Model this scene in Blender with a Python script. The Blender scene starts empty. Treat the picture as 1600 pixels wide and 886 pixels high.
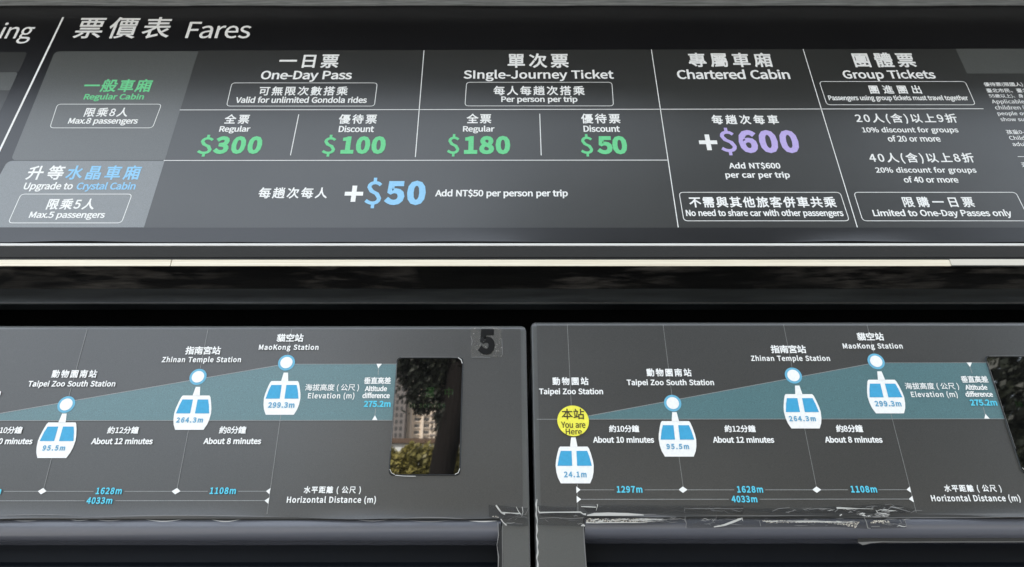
import bpy, bmesh, math, os, random
from mathutils import Vector, Matrix
random.seed(7)
SC = bpy.context.scene
COL = SC.collection
R = math.radians

# ------------------------------------------------------------------ camera
FPX, PX, PY = 1155.0, 785.0, 443.0          # focal length and principal point in photo pixels
PITCH = R(31.3)
CAM = Vector((0, 0, 1.5))
cd = bpy.data.cameras.new('camera'); co = bpy.data.objects.new('camera', cd); COL.objects.link(co)
co.location = CAM; co.rotation_euler = (math.pi/2 + PITCH, 0, 0)
cd.sensor_width = 36; cd.lens = 36*FPX/1600; cd.shift_x = 15/1600
cd.clip_start = .01; cd.clip_end = 2000
SC.camera = co

# ------------------------------------------------------------------ sky and sun (behind the booth: its front is in shade)
SUN_EL, SUN_AZ = R(42), R(-28)              # azimuth from +Y towards +X
w = bpy.data.worlds.new('World'); SC.world = w; w.use_nodes = True
nt = w.node_tree; bg = nt.nodes['Background']
sky = nt.nodes.new('ShaderNodeTexSky'); sky.sky_type = 'NISHITA'; sky.sun_disc = False
sky.sun_elevation = SUN_EL; sky.sun_rotation = SUN_AZ; sky.dust_density = 5.0; sky.air_density = 1.0; sky.ozone_density = 1.0
hz = nt.nodes.new('ShaderNodeMix'); hz.data_type = 'RGBA'; hz.inputs[0].default_value = .65      # bright milky haze over the blue
hz.inputs[7].default_value = (4.1, 4.35, 4.55, 1); nt.links.new(sky.outputs[0], hz.inputs[6])
nt.links.new(hz.outputs[2], bg.inputs[0]); bg.inputs[1].default_value = .15
sl = bpy.data.lights.new('sun', 'SUN'); sl.energy = 3.8; sl.angle = R(.5); sl.color = (1, .97, .92)
so = bpy.data.objects.new('sun', sl); COL.objects.link(so)
sd = Vector((math.sin(SUN_AZ)*math.cos(SUN_EL), math.cos(SUN_AZ)*math.cos(SUN_EL), math.sin(SUN_EL)))
so.rotation_euler = sd.to_track_quat('Z', 'Y').to_euler(); so.location = (0, 6, 8)
vs = SC.view_settings
vs.view_transform = 'Standard'; vs.look = 'None'; vs.gamma = 1; vs.exposure = 2.2; vs.use_curve_mapping = False

# ------------------------------------------------------------------ helpers
def tag(o, label=None, cat=None, group=None, kind=None):
    if label: o['label'] = label
    if cat: o['category'] = cat
    if group: o['group'] = group
    if kind: o['kind'] = kind
    return o
def thing(name, label, cat, loc=(0, 0, 0), group=None):
    o = bpy.data.objects.new(name, None); COL.objects.link(o); o.location = loc; o.empty_display_size = .1
    return tag(o, label, cat, group)
def link(name, me, mat, parent=None, label=None):
    if mat: me.materials.append(mat)
    o = bpy.data.objects.new(name, me); COL.objects.link(o)
    if parent:
        o.parent = parent
        r = parent
        off = Vector((0, 0, 0))
        while r: off += r.location; r = r.parent
        me.transform(Matrix.Translation(-off))
    if label: o['label'] = label
    return o
def mesh(name, vs_, fs, mat, parent=None, label=None, smooth=False):
    me = bpy.data.meshes.new(name); me.from_pydata([tuple(v) for v in vs_], [], fs); me.update()
    if smooth:
        for p in me.polygons: p.use_smooth = True
    return link(name, me, mat, parent, label)
def box(name, x0, x1, y0, y1, z0, z1, mat, parent=None, bev=0, label=None):
    v = [(x, y, z) for x in (x0, x1) for y in (y0, y1) for z in (z0, z1)]
    f = [(0, 1, 3, 2), (4, 6, 7, 5), (0, 4, 5, 1), (2, 3, 7, 6), (0, 2, 6, 4), (1, 5, 7, 3)]
    o = mesh(name, v, f, mat, parent, label)
    if bev:
        m = o.modifiers.new('bevel', 'BEVEL'); m.width = bev; m.segments = 3; m.limit_method = 'ANGLE'
        for p in o.data.polygons: p.use_smooth = True
        o.modifiers.new('wn', 'WEIGHTED_NORMAL')
    return o

class Plane:
    """A flat front: origin, up vector in it, outward normal (towards the viewer)."""
    def __init__(s, O, lean):
        s.O = Vector(O); s.ex = Vector((1, 0, 0))
        s.ev = Vector((0, -math.sin(lean), math.cos(lean))); s.n = Vector((0, -math.cos(lean), -math.sin(lean)))
    def uv(s, px, py):
        d = Vector(((px-PX)/FPX, math.cos(PITCH)+math.sin(PITCH)*(py-PY)/FPX, math.sin(PITCH)-math.cos(PITCH)*(py-PY)/FPX))
        t = (s.O-CAM).dot(s.n)/d.dot(s.n); p = CAM+d*t-s.O
        return (p.x, p.dot(s.ev))
    def P(s, u, v, w_=0): return s.O+s.ex*u+s.ev*v+s.n*w_

# ------------------------------------------------------------------ materials
def mat(name, col, rough=.5, metal=0, ior=1.45, spec=.5):
    m = bpy.data.materials.new(name); m.use_nodes = True
    b = m.node_tree.nodes['Principled BSDF']
    b.inputs['Base Color'].default_value = (*col, 1); b.inputs['Roughness'].default_value = rough
    b.inputs['Metallic'].default_value = metal; b.inputs['IOR'].default_value = ior
    b.inputs['Specular IOR Level'].default_value = spec
    return m
def nodes(m): return m.node_tree.nodes, m.node_tree.links, m.node_tree.nodes['Principled BSDF']
def coords(m, scale=(1, 1, 1)):
    N, L, b = nodes(m)
    g = N.new('ShaderNodeNewGeometry'); mp = N.new('ShaderNodeMapping'); mp.inputs['Scale'].default_value = scale
    L.new(g.outputs['Position'], mp.inputs[0]); return mp.outputs[0]
def noise(m, vec, scale, detail=4, rough=.6):
    N, L, b = nodes(m); n = N.new('ShaderNodeTexNoise'); n.inputs['Scale'].default_value = scale
    n.inputs['Detail'].default_value = detail; n.inputs['Roughness'].default_value = rough
    L.new(vec, n.inputs['Vector']); return n.outputs['Fac']
def ramp(m, fac, p0, c0, p1, c1):
    N, L, b = nodes(m); r = N.new('ShaderNodeValToRGB'); e = r.color_ramp.elements
    e[0].position = p0; e[0].color = (*c0, 1); e[1].position = p1; e[1].color = (*c1, 1)
    L.new(fac, r.inputs[0]); return r.outputs[0]
def bump(m, fac, strength, dist):
    N, L, b = nodes(m); n = N.new('ShaderNodeBump'); n.inputs['Strength'].default_value = strength; n.inputs['Distance'].default_value = dist
    L.new(fac, n.inputs['Height'])
    prev = b.inputs['Normal'].links[0].from_socket if b.inputs['Normal'].links else None
    if prev: L.new(prev, n.inputs['Normal'])
    L.new(n.outputs[0], b.inputs['Normal'])
def mixnode(m, fac, a, b_, blend='MIX'):
    N, L, b = nodes(m); x = N.new('ShaderNodeMix'); x.data_type = 'RGBA'; x.blend_type = blend
    if isinstance(fac, (int, float)): x.inputs[0].default_value = fac
    else: L.new(fac, x.inputs[0])
    for i, s in ((6, a), (7, b_)):
        if isinstance(s, tuple): x.inputs[i].default_value = (*s, 1)
        else: L.new(s, x.inputs[i])
    return x.outputs[2]

def vinyl(name, col, rough=.28, spec=.8, grain=.3, ior=1.5, dusty=.05):
    """matt laminated print: fine grain, faint blotches of dust and wiping marks"""
    m = mat(name, col, rough, ior=ior, spec=spec)
    N, L, b = nodes(m)
    v = coords(m)
    fine = noise(m, v, 900, 2, .7)
    big = noise(m, coords(m, (1, 1, 2.2)), 5, 1.5, .4)
    lo_ = tuple(c*(1-grain) for c in col); hi = tuple(c*(1+grain) for c in col)
    c1 = ramp(m, fine, .3, lo_, .7, hi)
    dust = ramp(m, big, 0, (0, 0, 0), 1.0, (dusty, dusty, dusty))
    c2 = mixnode(m, dust, c1, (.22, .215, .2))
    L.new(c2, b.inputs['Base Color'])
    return m
M = {}
M['black'] = vinyl('black_vinyl', (.004, .004, .005), spec=.66, dusty=.012)
M['table'] = vinyl('dark_grey_print', (.024, .025, .024), spec=.74)
M['grey'] = vinyl('mid_grey_print', (.070, .075, .072))
M['palegrey'] = vinyl('pale_grey_print', (.155, .168, .172))
M['sheet'] = vinyl('charcoal_vinyl', (.040, .040, .039), rough=.28, spec=.66)
M['teal'] = vinyl('teal_print', (.068, .150, .165), rough=.30, spec=.70)
M['housing'] = vinyl('grey_powder_coat', (.052, .055, .055), rough=.36, grain=.15)
M['lip'] = mat('dark_satin_metal', (.095, .10, .12), .27, ior=1.6)
def ink(name, col, r=.45):
    m = mat(name, col, r, spec=.35); N, L, b = nodes(m)
    f = noise(m, coords(m), 260, 3, .6)
    L.new(ramp(m, f, .25, tuple(c*.88 for c in col), .7, col), b.inputs['Base Color']); return m
M['white'] = ink('white_ink', (.82, .83, .82))
M['line'] = vinyl('fine_line_ink', (.26, .27, .27), rough=.30, spec=.62)
M['line2'] = vinyl('fine_guide_ink', (.20, .205, .20), rough=.29, spec=.70)
M['green'] = ink('green_ink', (.15, .60, .27))
M['blue'] = ink('pale_blue_ink', (.27, .55, .80))
M['violet'] = ink('violet_ink', (.47, .39, .73))
M['cyan'] = ink('cyan_ink', (.10, .56, .74))
M['window'] = ink('gondola_window_ink', (.05, .34, .58))
M['ring'] = ink('ring_ink', (.14, .42, .60))
M['numeral'] = ink('grey_blue_ink', (.13, .36, .54))
M['yellow'] = ink('yellow_ink', (.80, .76, .08))
M['dark'] = ink('dark_ink', (.06, .05, .02))
M['gloss'] = mat('glossy_black_profile', (.010, .013, .015), .2, ior=1.5, spec=.35)
M['screen'] = mat('black_display_glass', (.004, .004, .004), .02, ior=2.2)
M['recess'] = mat('recess_glass', (.006, .008, .012), .4, ior=1.5, spec=.10)
M['matte'] = mat('matt_black_paint', (.008, .008, .008), .7)
M['edge_glint'] = mat('painted_edge_highlight', (.55, .55, .53), .3)
M['five'] = mat('black_sticker', (.004, .004, .004), .55, spec=.2)
m = M['white_edge'] = mat('worn_white_edge', (.62, .62, .60), .4)
m = M['cream'] = mat('cream_painted_strip', (.80, .75, .62), .42)
f = noise(m, coords(m, (.6, 6, 60)), 8, 6, .6); N, L, b = nodes(m)
L.new(ramp(m, f, .3, (.62, .55, .42), .62, (.76, .71, .58)), b.inputs['Base Color'])
M['cream_grey'] = mat('greyer_cream_strip', (.60, .57, .50), .5)  # greyer, duller cream for the right-hand piece
m = M['rail'] = mat('dusty_grey_rail', (.16, .165, .16), .5)
f = noise(m, coords(m, (1.5, 30, 30)), 9, 7, .65); N, L, b = nodes(m)
L.new(ramp(m, f, .3, (.14, .145, .14), .72, (.36, .37, .36)), b.inputs['Base Color'])
m = M['soffit'] = mat('smeared_black_soffit', (.01, .01, .01), .35, spec=.35)
f = noise(m, coords(m, (.8, 3.0, 3.0)), 12, 6, .62); N, L, b = nodes(m)
f2 = noise(m, coords(m, (1, 1, 1)), 5, 3, .5)
L.new(mixnode(m, ramp(m, f, .47, (0, 0, 0), .66, (1, 1, 1)), (.007, .007, .007), mixnode(m, ramp(m, f2, .35, (0, 0, 0), .6, (1, 1, 1)), (.012, .012, .011), (.13, .12, .107))), b.inputs['Base Color'])
bump(m, f, .25, .003)
m = M['beam'] = mat('dark_blue_grey_beam', (.028, .031, .033), .36, spec=.6)
f = noise(m, coords(m, (1, 1, 12)), 6, 4, .5); N, L, b = nodes(m)
L.new(ramp(m, f, .3, (.008, .010, .012), .7, (.026, .031, .034)), b.inputs['Base Color'])

def clear(name, tint, alpha, rough, nscale, lo_, hi, c_lo, c_hi):
    """clear plastic: mostly see-through, with cloudy patches"""
    m = mat(name, tint, rough, ior=1.5); N, L, b = nodes(m)
    f = noise(m, coords(m), nscale, 5, .7)
    a = N.new('ShaderNodeMapRange'); a.inputs['From Min'].default_value = lo_; a.inputs['From Max'].default_value = hi
    a.inputs['To Min'].default_value = alpha; a.inputs['To Max'].default_value = .95
    L.new(f, a.inputs[0]); L.new(a.outputs[0], b.inputs['Alpha'])
    L.new(ramp(m, f, lo_, c_lo, hi, c_hi), b.inputs['Base Color'])
    bump(m, f, .5, .001); return m
M['tape'] = clear('clear_tape', (.03, .03, .03), .42, .16, 160, .62, .80, (.03, .032, .035), (.30, .30, .30))
M['sticker_film'] = clear('clear_sticker_film', (.1, .1, .1), .25, .3, 330, .56, .70, (.15, .145, .13), (.34, .33, .31))
M['bubble'] = clear('air_bubbled_film', (.3, .3, .3), .05, .3, 420, .54, .74, (.1, .1, .1), (.40, .39, .37))
M['film'] = mat('dark_film', (.02, .021, .022), .4)
M['residue_glint'] = clear('cream_glue_and_glint', (.6, .5, .4), .12, .4, 420, .40, .60, (.10, .09, .08), (.58, .54, .46))
M['crease_glint'] = mat('bright_crease_highlight', (.44, .44, .42), .25)  # pale colour painted in for highlights on crinkled tape and film
M['crease_glint_dim'] = mat('dull_crease_highlight', (.17, .17, .17), .25)
m = M['led'] = mat('dim_green_led', (.004, .006, .004), .02, ior=2.2)
m.node_tree.nodes['Principled BSDF'].inputs['Emission Color'].default_value = (.10, .42, .08, 1)
m.node_tree.nodes['Principled BSDF'].inputs['Emission Strength'].default_value = .014
m = M['led_faint'] = m.copy(); m.name = 'faint_green_led'
m.node_tree.nodes['Principled BSDF'].inputs['Emission Strength'].default_value = .012

# ------------------------------------------------------------------ flat print helpers on a Plane
def poly(pl, name, pts, w_, m, parent, label=None, du=0, dv=0):
    return mesh(name, [pl.P(u+du, v+dv, w_) for u, v in pts], [tuple(range(len(pts)))], m, parent, label)
def poly_px(pl, name, px, w_, m, parent, label=None, du=0, dv=0):
    return poly(pl, name, [pl.uv(*p) for p in px], w_, m, parent, label, du, dv)
def rounded(pts, r, seg=6):
    out = []; n = len(pts)
    for i in range(n):
        rr = r[i] if isinstance(r, (list, tuple)) else r
        p0, p, p1 = (Vector(pts[i-1]), Vector(pts[i]), Vector(pts[(i+1) % n]))
        if rr <= 0: out.append(tuple(p)); continue
        a = (p0-p).normalized(); b_ = (p1-p).normalized()
        for k in range(seg+1):
            t = k/seg; out.append(tuple((p+a*rr)*(1-t)**2+p*2*t*(1-t)+(p+b_*rr)*t*t))
    return out
def strip(pl, name, pts, width, w_, m, parent, closed=False, label=None, du=0, dv=0, wf=None):
    n = len(pts); vs_ = []; ws = width if isinstance(width, list) else [width]*n
    for i, p in enumerate(pts):
        p = Vector(p)
        a = Vector(pts[(i-1) % n]) if (closed or i > 0) else None
        c = Vector(pts[(i+1) % n]) if (closed or i < n-1) else None
        d1 = (p-a).normalized() if a is not None else None; d2 = (c-p).normalized() if c is not None else None
        d = ((d1 if d1 is not None else d2)+(d2 if d2 is not None else d1))
        d = d.normalized() if d.length > 1e-9 else (d2 or d1)
        nn = Vector((-d.y, d.x)); ww = w_ if wf is None else w_+wf(i)
        for s in (-.5, .5):
            q = p+nn*ws[i]*s; vs_.append(pl.P(q.x+du, q.y+dv, ww))
    fs = [(2*i, 2*i+1, 2*((i+1) % n)+1, 2*((i+1) % n)) for i in range(n if closed else n-1)]
    fs = [tuple(reversed(q)) for q in fs]
    return mesh(name, vs_, fs, m, parent, label)
def line_px(pl, name, a, b_, width, w_, m, parent, du=0, dv=0, label=None):
    return strip(pl, name, [pl.uv(*a), pl.uv(*b_)], width, w_, m, parent, du=du, dv=dv, label=label)

FONT = None
try:      # the typeface that ships inside Blender itself; the built-in font is used if it is missing
    FONT = bpy.data.fonts.load(os.path.join(bpy.utils.system_resource('DATAFILES'), 'fonts', 'Noto Sans CJK Regular.woff2'))
except Exception:
    FONT = None
DG = None
def raw_text(txt, bold, sp, fine=3):
    cu = bpy.data.curves.new('t', 'FONT'); cu.body = txt
    if FONT: cu.font = FONT
    cu.size = 1; cu.space_character = sp; cu.fill_mode = 'FRONT'; cu.resolution_u = fine; cu.space_word = 1.35 if ' ' in txt and '(' not in txt else 1.0
    k = .36 if FONT else 1.0
    cu.bevel_depth = bold*k; cu.bevel_resolution = 0
    o = bpy.data.objects.new('t', cu); COL.objects.link(o)
    bpy.context.view_layer.update()
    me = bpy.data.meshes.new_from_object(o.evaluated_get(bpy.context.evaluated_depsgraph_get()))
    bpy.data.objects.remove(o); bpy.data.curves.remove(cu)
    return me
def bbox(me):
    n = len(me.vertices); a = [0.0]*(3*n); me.vertices.foreach_get('co', a)
    xs, ys = a[0::3], a[1::3]; return min(xs), max(xs), min(ys), max(ys)
def text(pl, name, txt, xl, xr, yt, yb, m, parent, bold=.03, w_=.0006, fit=True, du=0, dv=0, label=None, right_open=False):
    ym = (yt+yb)/2; xm = (xl+xr)/2
    ul = pl.uv(xl, ym)[0]; ur = pl.uv(xr, ym)[0]; vt = pl.uv(xm, yt)[1]; vb = pl.uv(xm, yb)[1]
    W, H = ur-ul, vt-vb
    me = raw_text(txt, bold, 1.0); x0, x1, y0, y1 = bbox(me); s = H/(y1-y0)
    flat_word = (y1-y0) < .3*(x1-x0)/max(1, len(txt))    # a lone dash-like character
    if right_open:
        sx = s
    else:
        if len(txt) > 1 and fit:
            me2 = raw_text(txt, bold, 1.3); a0, a1, _, _ = bbox(me2)
            slope = ((a1-a0)-(x1-x0))/.3
            kx = .87 if pl is not LOW and ord(txt[0]) > 0x2e80 and W/s > (x1-x0)*.9 else (.93 if W/s > (x1-x0)*1.02 else 1.0)      # the sign's characters are set a little narrow and open
            if name == 'price_text': kx = .93
            sp = 1+(W/(s*kx)-(x1-x0))/slope if slope > 1e-6 else 1
            sp = max(.975, min(1.45, sp))
            bpy.data.meshes.remove(me); bpy.data.meshes.remove(me2)
            me = raw_text(txt, bold, sp); x0, x1, y0, y1 = bbox(me)
        sx = W/(x1-x0)
    n = len(me.vertices); a = [0.0]*(3*n); me.vertices.foreach_get('co', a)
    ex, ev, nn = pl.ex, pl.ev, pl.n
    for i in range(n):
        x, y, z = a[3*i:3*i+3]
        p = pl.P(ul+(x-x0)*sx+du, vb+(y-y0)*s+dv, w_+z*.0012)
        a[3*i:3*i+3] = p
    me.vertices.foreach_set('co', a); me.update(); me.name = name; me.materials.clear()
    return link(name, me, m, parent, label)

# ================================================================== SETTING
ground = mesh('pavement', [(-400, -900, 0), (400, -900, 0), (400, 10, 0), (-400, 10, 0)], [(0, 1, 2, 3)], None)
m = mat('pale_paving', (.24, .24, .24), .75); f = noise(m, coords(m), 2.2, 8, .6); N, L, b = nodes(m)
L.new(ramp(m, f, .3, (.18, .18, .18), .7, (.28, .28, .28)), b.inputs['Base Color']); ground.data.materials.append(m)
tag(ground, 'pale paving in front of the ticket machines', kind='structure')
# planted bank behind the photographer, seen mirrored in the small display
m = mat('bank_soil', (.09, .075, .05), .9); f = noise(m, coords(m), 5, 6, .6); N, L, b = nodes(m)
L.new(ramp(m, f, .3, (.05, .05, .03), .7, (.12, .10, .06)), b.inputs['Base Color'])
bk = [(-2.3, -6.2, 0), (-2.3, -7.8, 2.35), (-2.3, -10.5, 2.9), (-2.3, -30, 2.9), (-2.3, -30, 0)]
bank = mesh('bank', bk+[(14, y, z) for _, y, z in bk], [(0, 5, 6, 1), (1, 6, 7, 2), (2, 7, 8, 3), (3, 8, 9, 4), (0, 1, 2, 3, 4)], m)
tag(bank, 'raised planted bank opposite the ticket machines', kind='structure')

# ================================================================== FARE BOARD
LOW = Plane((0, 1.04, 1.792), R(3.6))     # front of the ticket machines, leaning forward a little
UP = Plane((0, 1.10, 2.2565), 0)
fb = thing('fare_board', 'wide black fare board with white ticket table hanging above the machines', 'sign', (0, 1.10, 2.2))
XL, XR = -1.45, 1.55
def upz(py): return UP.uv(785, py)[1]+UP.O.z
z_bot, z_top = upz(378.5), upz(9)
# base sheet: one thin panel with a slightly wavy lower edge
def sheet_grid(pl, name, u0, u1, v0, v1, wfun, efun, m, parent, nu=160, nv=10, w0=0, label=None):
    vs_ = []; fs = []
    for j in range(nv+1):
        t = j/nv; t = t*t if nv > 4 else t                # denser rows near the lower edge
        for i in range(nu+1):
            u = u0+(u1-u0)*i/nu; v = v0+(v1-v0)*t+efun(u)*(1-t)**8
            vs_.append(pl.P(u, v, w0+wfun(u, v-v0)))
    for j in range(nv):
        for i in range(nu):
            a = j*(nu+1)+i; fs.append((a, a+1, a+nu+2, a+nu+1))
    return mesh(name, vs_, fs, m, parent, label, smooth=True)
box('backing_panel', XL, XR, 1.103, 1.17, z_bot-.001, z_top+.03, M['matte'], fb)
def wav(u): return .0016*max(0, math.sin(u*9+2.2))**2*(.6+.4*math.sin(u*23))+.0007*math.sin(u*31+1)*math.sin(u*5)
sheet_grid(UP, 'printed_sheet', XL, XR, z_bot-UP.O.z, z_top-UP.O.z,
           lambda u, v: .0022*math.exp(-v/.006)*max(0, math.sin(u*9+2.2))**2, wav, M['black'], fb)
# printed fields
def q(name, pts, w_, m, r=0): 
    return poly(UP, name, rounded([UP.uv(*p) for p in pts], r), w_, m, fb)
q('table_field', [(309, 79), (1493, 76.5), (1621, 355.8), (225, 355.8)], .00012, M['table'])
q('margin_field', [(1493, 76.5), (1900, 76.5), (2100, 355.8), (1621, 355.8)], .00012, M['table'])
q('grey_field', [(1493, 76.3), (1900, 76.3), (1920, 115), (1511, 115)], .00026, M['grey'])
q('grey_field', [(86, 80.5), (310, 80), (257.5, 250.6), (17, 250.6)], .00026, M['grey'], [.012, 0, 0, .012])
q('pale_field', [(12, 251.4), (257.3, 251.4), (225, 355.5), (-45, 355.5)], .00026, M['palegrey'], [.012, 0, 0, 0])
q('grey_field', [(-300, 81.5), (43, 81.5), (29.5, 112), (-300, 112)], .00012, M['table'], [0, .008, 0, 0])
q('grey_field', [(-300, 112.8), (28.5, 112.8), (15.5, 141.5), (-300, 141.5)], .00026, M['grey'], [0, .008, 0, 0])
q('grey_field', [(-300, 142), (15.5, 142), (0, 175), (-80, 355), (-300, 355)], .00012, M['table'])
LW = .0016
def ln(a, b_, wd=LW): line_px(UP, 'table_line', a, b_, wd, .00045, M['white'], fb)
ln((281, 172), (1536.5, 170.2)); ln((256, 251), (1043.5, 250.4))
ln((662.5, 79), (649, 245.6)); ln((466.9, 179), (453.9, 243)); ln((843.3, 178), (845.6, 243))
ln((1017.7, 77.6), (1059.7, 355.5)); ln((1254.7, 76.8), (1339.5, 355.5))
line_px(UP, 'divider_stroke', (99, 27), (-25, 287), .0042, .00045, M['white'], fb)
def frame(tl, tr, br, bl): 
    strip(UP, 'caption_frame', rounded([UP.uv(*p) for p in (tl, tr, br, bl)], .008), .0013, .00045, M['white'], fb, closed=True)
frame((90, 163), (252.5, 163), (238.5, 200), (78, 200)); frame((33, 303.5), (206.5, 303.5), (190, 348.5), (13, 348.5))
frame((362.5, 129.8), (589.5, 129.8), (585, 166), (354, 166)); frame((729, 128.8), (956, 128.8), (958.5, 165.7), (726.5, 165.7))
frame((1061, 300.7), (1312.5, 300.7), (1327, 345.3), (1068.5, 345.3)); frame((1280, 127.6), (1508, 127.6), (1524, 164), (1292, 164))
frame((1334, 300.7), (1587, 300.7), (1609, 345.3), (1348, 345.3))
W_, G_, B_, V_ = M['white'], M['green'], M['blue'], M['violet']
TX = [  # name, text, left, right, top, bottom (photo pixels measured on the board), ink, weight
 ('heading_text', 'ing', 1, 51.5, 35.5, 68.5, W_, .007), ('heading_text', '票價表', 119.5, 268, 27, 60.5, W_, .012), ('heading_text', 'Fares', 293, 392.5, 34.5, 60.3, W_, .007),
 ('cabin_heading', '一般車廂', 132, 237, 124, 144.5, G_, .022), ('caption_text', 'Regular Cabin', 131.5, 225, 146.6, 158.5, G_, .03),
 ('caption_text', '限乘8人', 133, 201, 168.6, 183, W_, .020), ('caption_text', 'Max.8 passengers', 107, 215.5, 184.6, 196.4, W_, .027),
 ('cabin_heading', '升等', 43.5, 100, 258.8, 281.5, W_, .022), ('cabin_heading', '水晶車廂', 104.5, 219.5, 258.8, 281.5, B_, .022),
 ('caption_text', 'Upgrade to', 37.5, 114, 284.8, 299.7, W_, .027), ('caption_text', 'Crystal Cabin', 120, 212, 284.8, 299.7, B_, .026),
 ('caption_text', '限乘5人', 74.5, 149, 310.6, 328, W_, .026), ('caption_text', 'Max.5 passengers', 46, 164, 331, 343.9, W_, .027),
 ('column_heading', '一日票', 436.5, 529.5, 85.4, 106.7, W_, .022), ('column_heading', 'One-Day Pass', 407.5, 550, 110.8, 128.2, W_, .024),
 ('caption_text', '可無限次數搭乘', 405, 543.8, 135.3, 149.8, W_, .020), ('caption_text', 'Valid for unlimited Gondola rides', 368.5, 573.5, 151.2, 161.3, W_, .027),
 ('ticket_type_text', '全票', 351, 390, 178.9, 193.9, W_, .022), ('ticket_type_text', 'Regular', 343, 391, 196.8, 208.9, W_, .027),
 ('price_text', '$', 310.5, 332.5, 211, 245, G_, .014), ('price_text', '300', 335, 409.5, 213.1, 241, G_, .052),
 ('ticket_type_text', '優待票', 529.5, 589, 178.9, 193.9, W_, .022), ('ticket_type_text', 'Discount', 529.5, 584.7, 196.6, 206.9, W_, .027),
 ('price_text', '$', 504.3, 524.6, 211, 245, G_, .014), ('price_text', '100', 533.5, 602.7, 213.1, 241, G_, .052),
 ('column_heading', '單次票', 793.1, 888.3, 83.8, 106.6, W_, .022), ('column_heading', 'SIngle-Journey Ticket', 724.2, 959, 109.4, 127.4, W_, .024),
 ('caption_text', '每人每趟次搭乘', 771, 913.5, 134.5, 149.4, W_, .020), ('caption_text', 'Per person per trip', 783.2, 902.3, 150.6, 162.1, W_, .027),
 ('ticket_type_text', '全票', 728.9, 767.7, 177.9, 193.3, W_, .022), ('ticket_type_text', 'Regular', 723.4, 772.7, 196.7, 208.7, W_, .027),
 ('price_text', '$', 698.8, 718, 209.9, 244.8, G_, .014), ('price_text', '180', 725.3, 797.2, 212.6, 241.4, G_, .052),
 ('ticket_type_text', '優待票', 907.9, 969, 177.9, 193.3, W_, .022), ('ticket_type_text', 'Discount', 911.6, 968.4, 196.2, 206.5, W_, .027),
 ('price_text', '$', 907, 926.3, 209.9, 244.8, G_, .014), ('price_text', '50', 932.3, 979.6, 212.6, 241.4, G_, .052),
 ('caption_text', '每趟次每人', 404.3, 512, 293, 310.6, W_, .020), ('price_text', '+', 538.8, 567.4, 290.4, 315.7, W_, .034),
 ('price_text', '$', 571, 596.5, 278, 325.8, B_, .014), ('price_text', '50', 601.2, 665.2, 282.6, 320.9, B_, .052),
 ('caption_text', 'Add NT$50 per person per trip', 679.9, 887.2, 295.8, 310.2, W_, .027),
 ('column_heading', '專屬車廂', 1075.6, 1205.3, 82.7, 105.5, W_, .022), ('column_heading', 'Chartered Cabin', 1057.5, 1233.3, 108.8, 124, W_, .025),
 ('caption_text', '每趟次每車', 1111.5, 1216, 179.7, 194.8, W_, .024), ('price_text', '+', 1092.2, 1120.5, 210.5, 235, W_, .034),
 ('price_text', '$', 1124.5, 1149.5, 200, 243, V_, .014), ('price_text', '600', 1154, 1247.3, 203.5, 239.6, V_, .052),
 ('caption_text', 'Add NT$600', 1138.7, 1219, 253.8, 265, W_, .028), ('caption_text', 'per car per trip', 1133.3, 1234, 268.6, 280.6, W_, .028),
 ('caption_text', '不需與其他旅客併車共乘', 1076.5, 1306, 307.4, 324.9, W_, .024), ('caption_text', 'No need to share car with other passengers', 1071.8, 1317.5, 327.5, 341, W_, .027),
 ('column_heading', '團體票', 1333, 1429, 82.7, 105.5, W_, .022), ('column_heading', 'Group Tickets', 1317, 1461, 109.4, 126.8, W_, .025),
 ('caption_text', '團進團出', 1358, 1438.6, 133.5, 146.9, W_, .020), ('caption_text', 'Passengers using group tickets must travel together', 1294.5, 1512.5, 149, 159.3, W_, .027),
 ('caption_text', '20人(含)以上9折', 1336.5, 1495, 177.7, 193.9, W_, .02), ('caption_text', '10% discount for groups', 1347, 1497, 198.6, 209.7, W_, .024),
 ('caption_text', 'of 20 or more', 1386.5, 1468.6, 211.7, 221.8, W_, .024),
 ('caption_text', '40人(含)以上8折', 1358, 1521.5, 239, 256.2, W_, .02), ('caption_text', '20% discount for groups', 1368, 1525, 261.2, 272.7, W_, .024),
 ('caption_text', 'of 40 or more', 1411.5, 1496.5, 275.7, 285.8, W_, .024),
 ('caption_text', '限購一日票', 1410.5, 1521, 307.7, 324.3, W_, .020), ('caption_text', 'Limited to One-Day Passes only', 1364, 1580.5, 327.5, 341, W_, .025),
]
for nm, tx, a, b2, c, d, mm, bo in TX:
    text(UP, nm, tx, a, b2, c, d, mm, fb, bo)
for tx, a, c, d in [('優待票(限國人)', 1537, 129, 136), ('臺北市民、臺北', 1541, 138.5, 145), ('55歲以上)、身', 1545, 147.2, 153.7),
                    ('Applicable fo', 1549.5, 155.6, 163.6), ('children (6-12', 1554.5, 164.8, 172.9), ('people over', 1558.5, 174.4, 182),
                    ('show suppor', 1563, 183.6, 191.2), ('孩童0-5', 1572, 203, 210), ('Childre', 1576.5, 212.4, 219), ('adults', 1581.5, 222, 228.6), ('運', 1596, 254, 261.5)]:
    text(UP, 'fine_print', tx, a, a+60, c, d, W_, fb, .012, right_open=True)
line_px(UP, 'fine_print', (1590, 245), (1604, 245), .0012, .0005, W_, fb)
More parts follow.
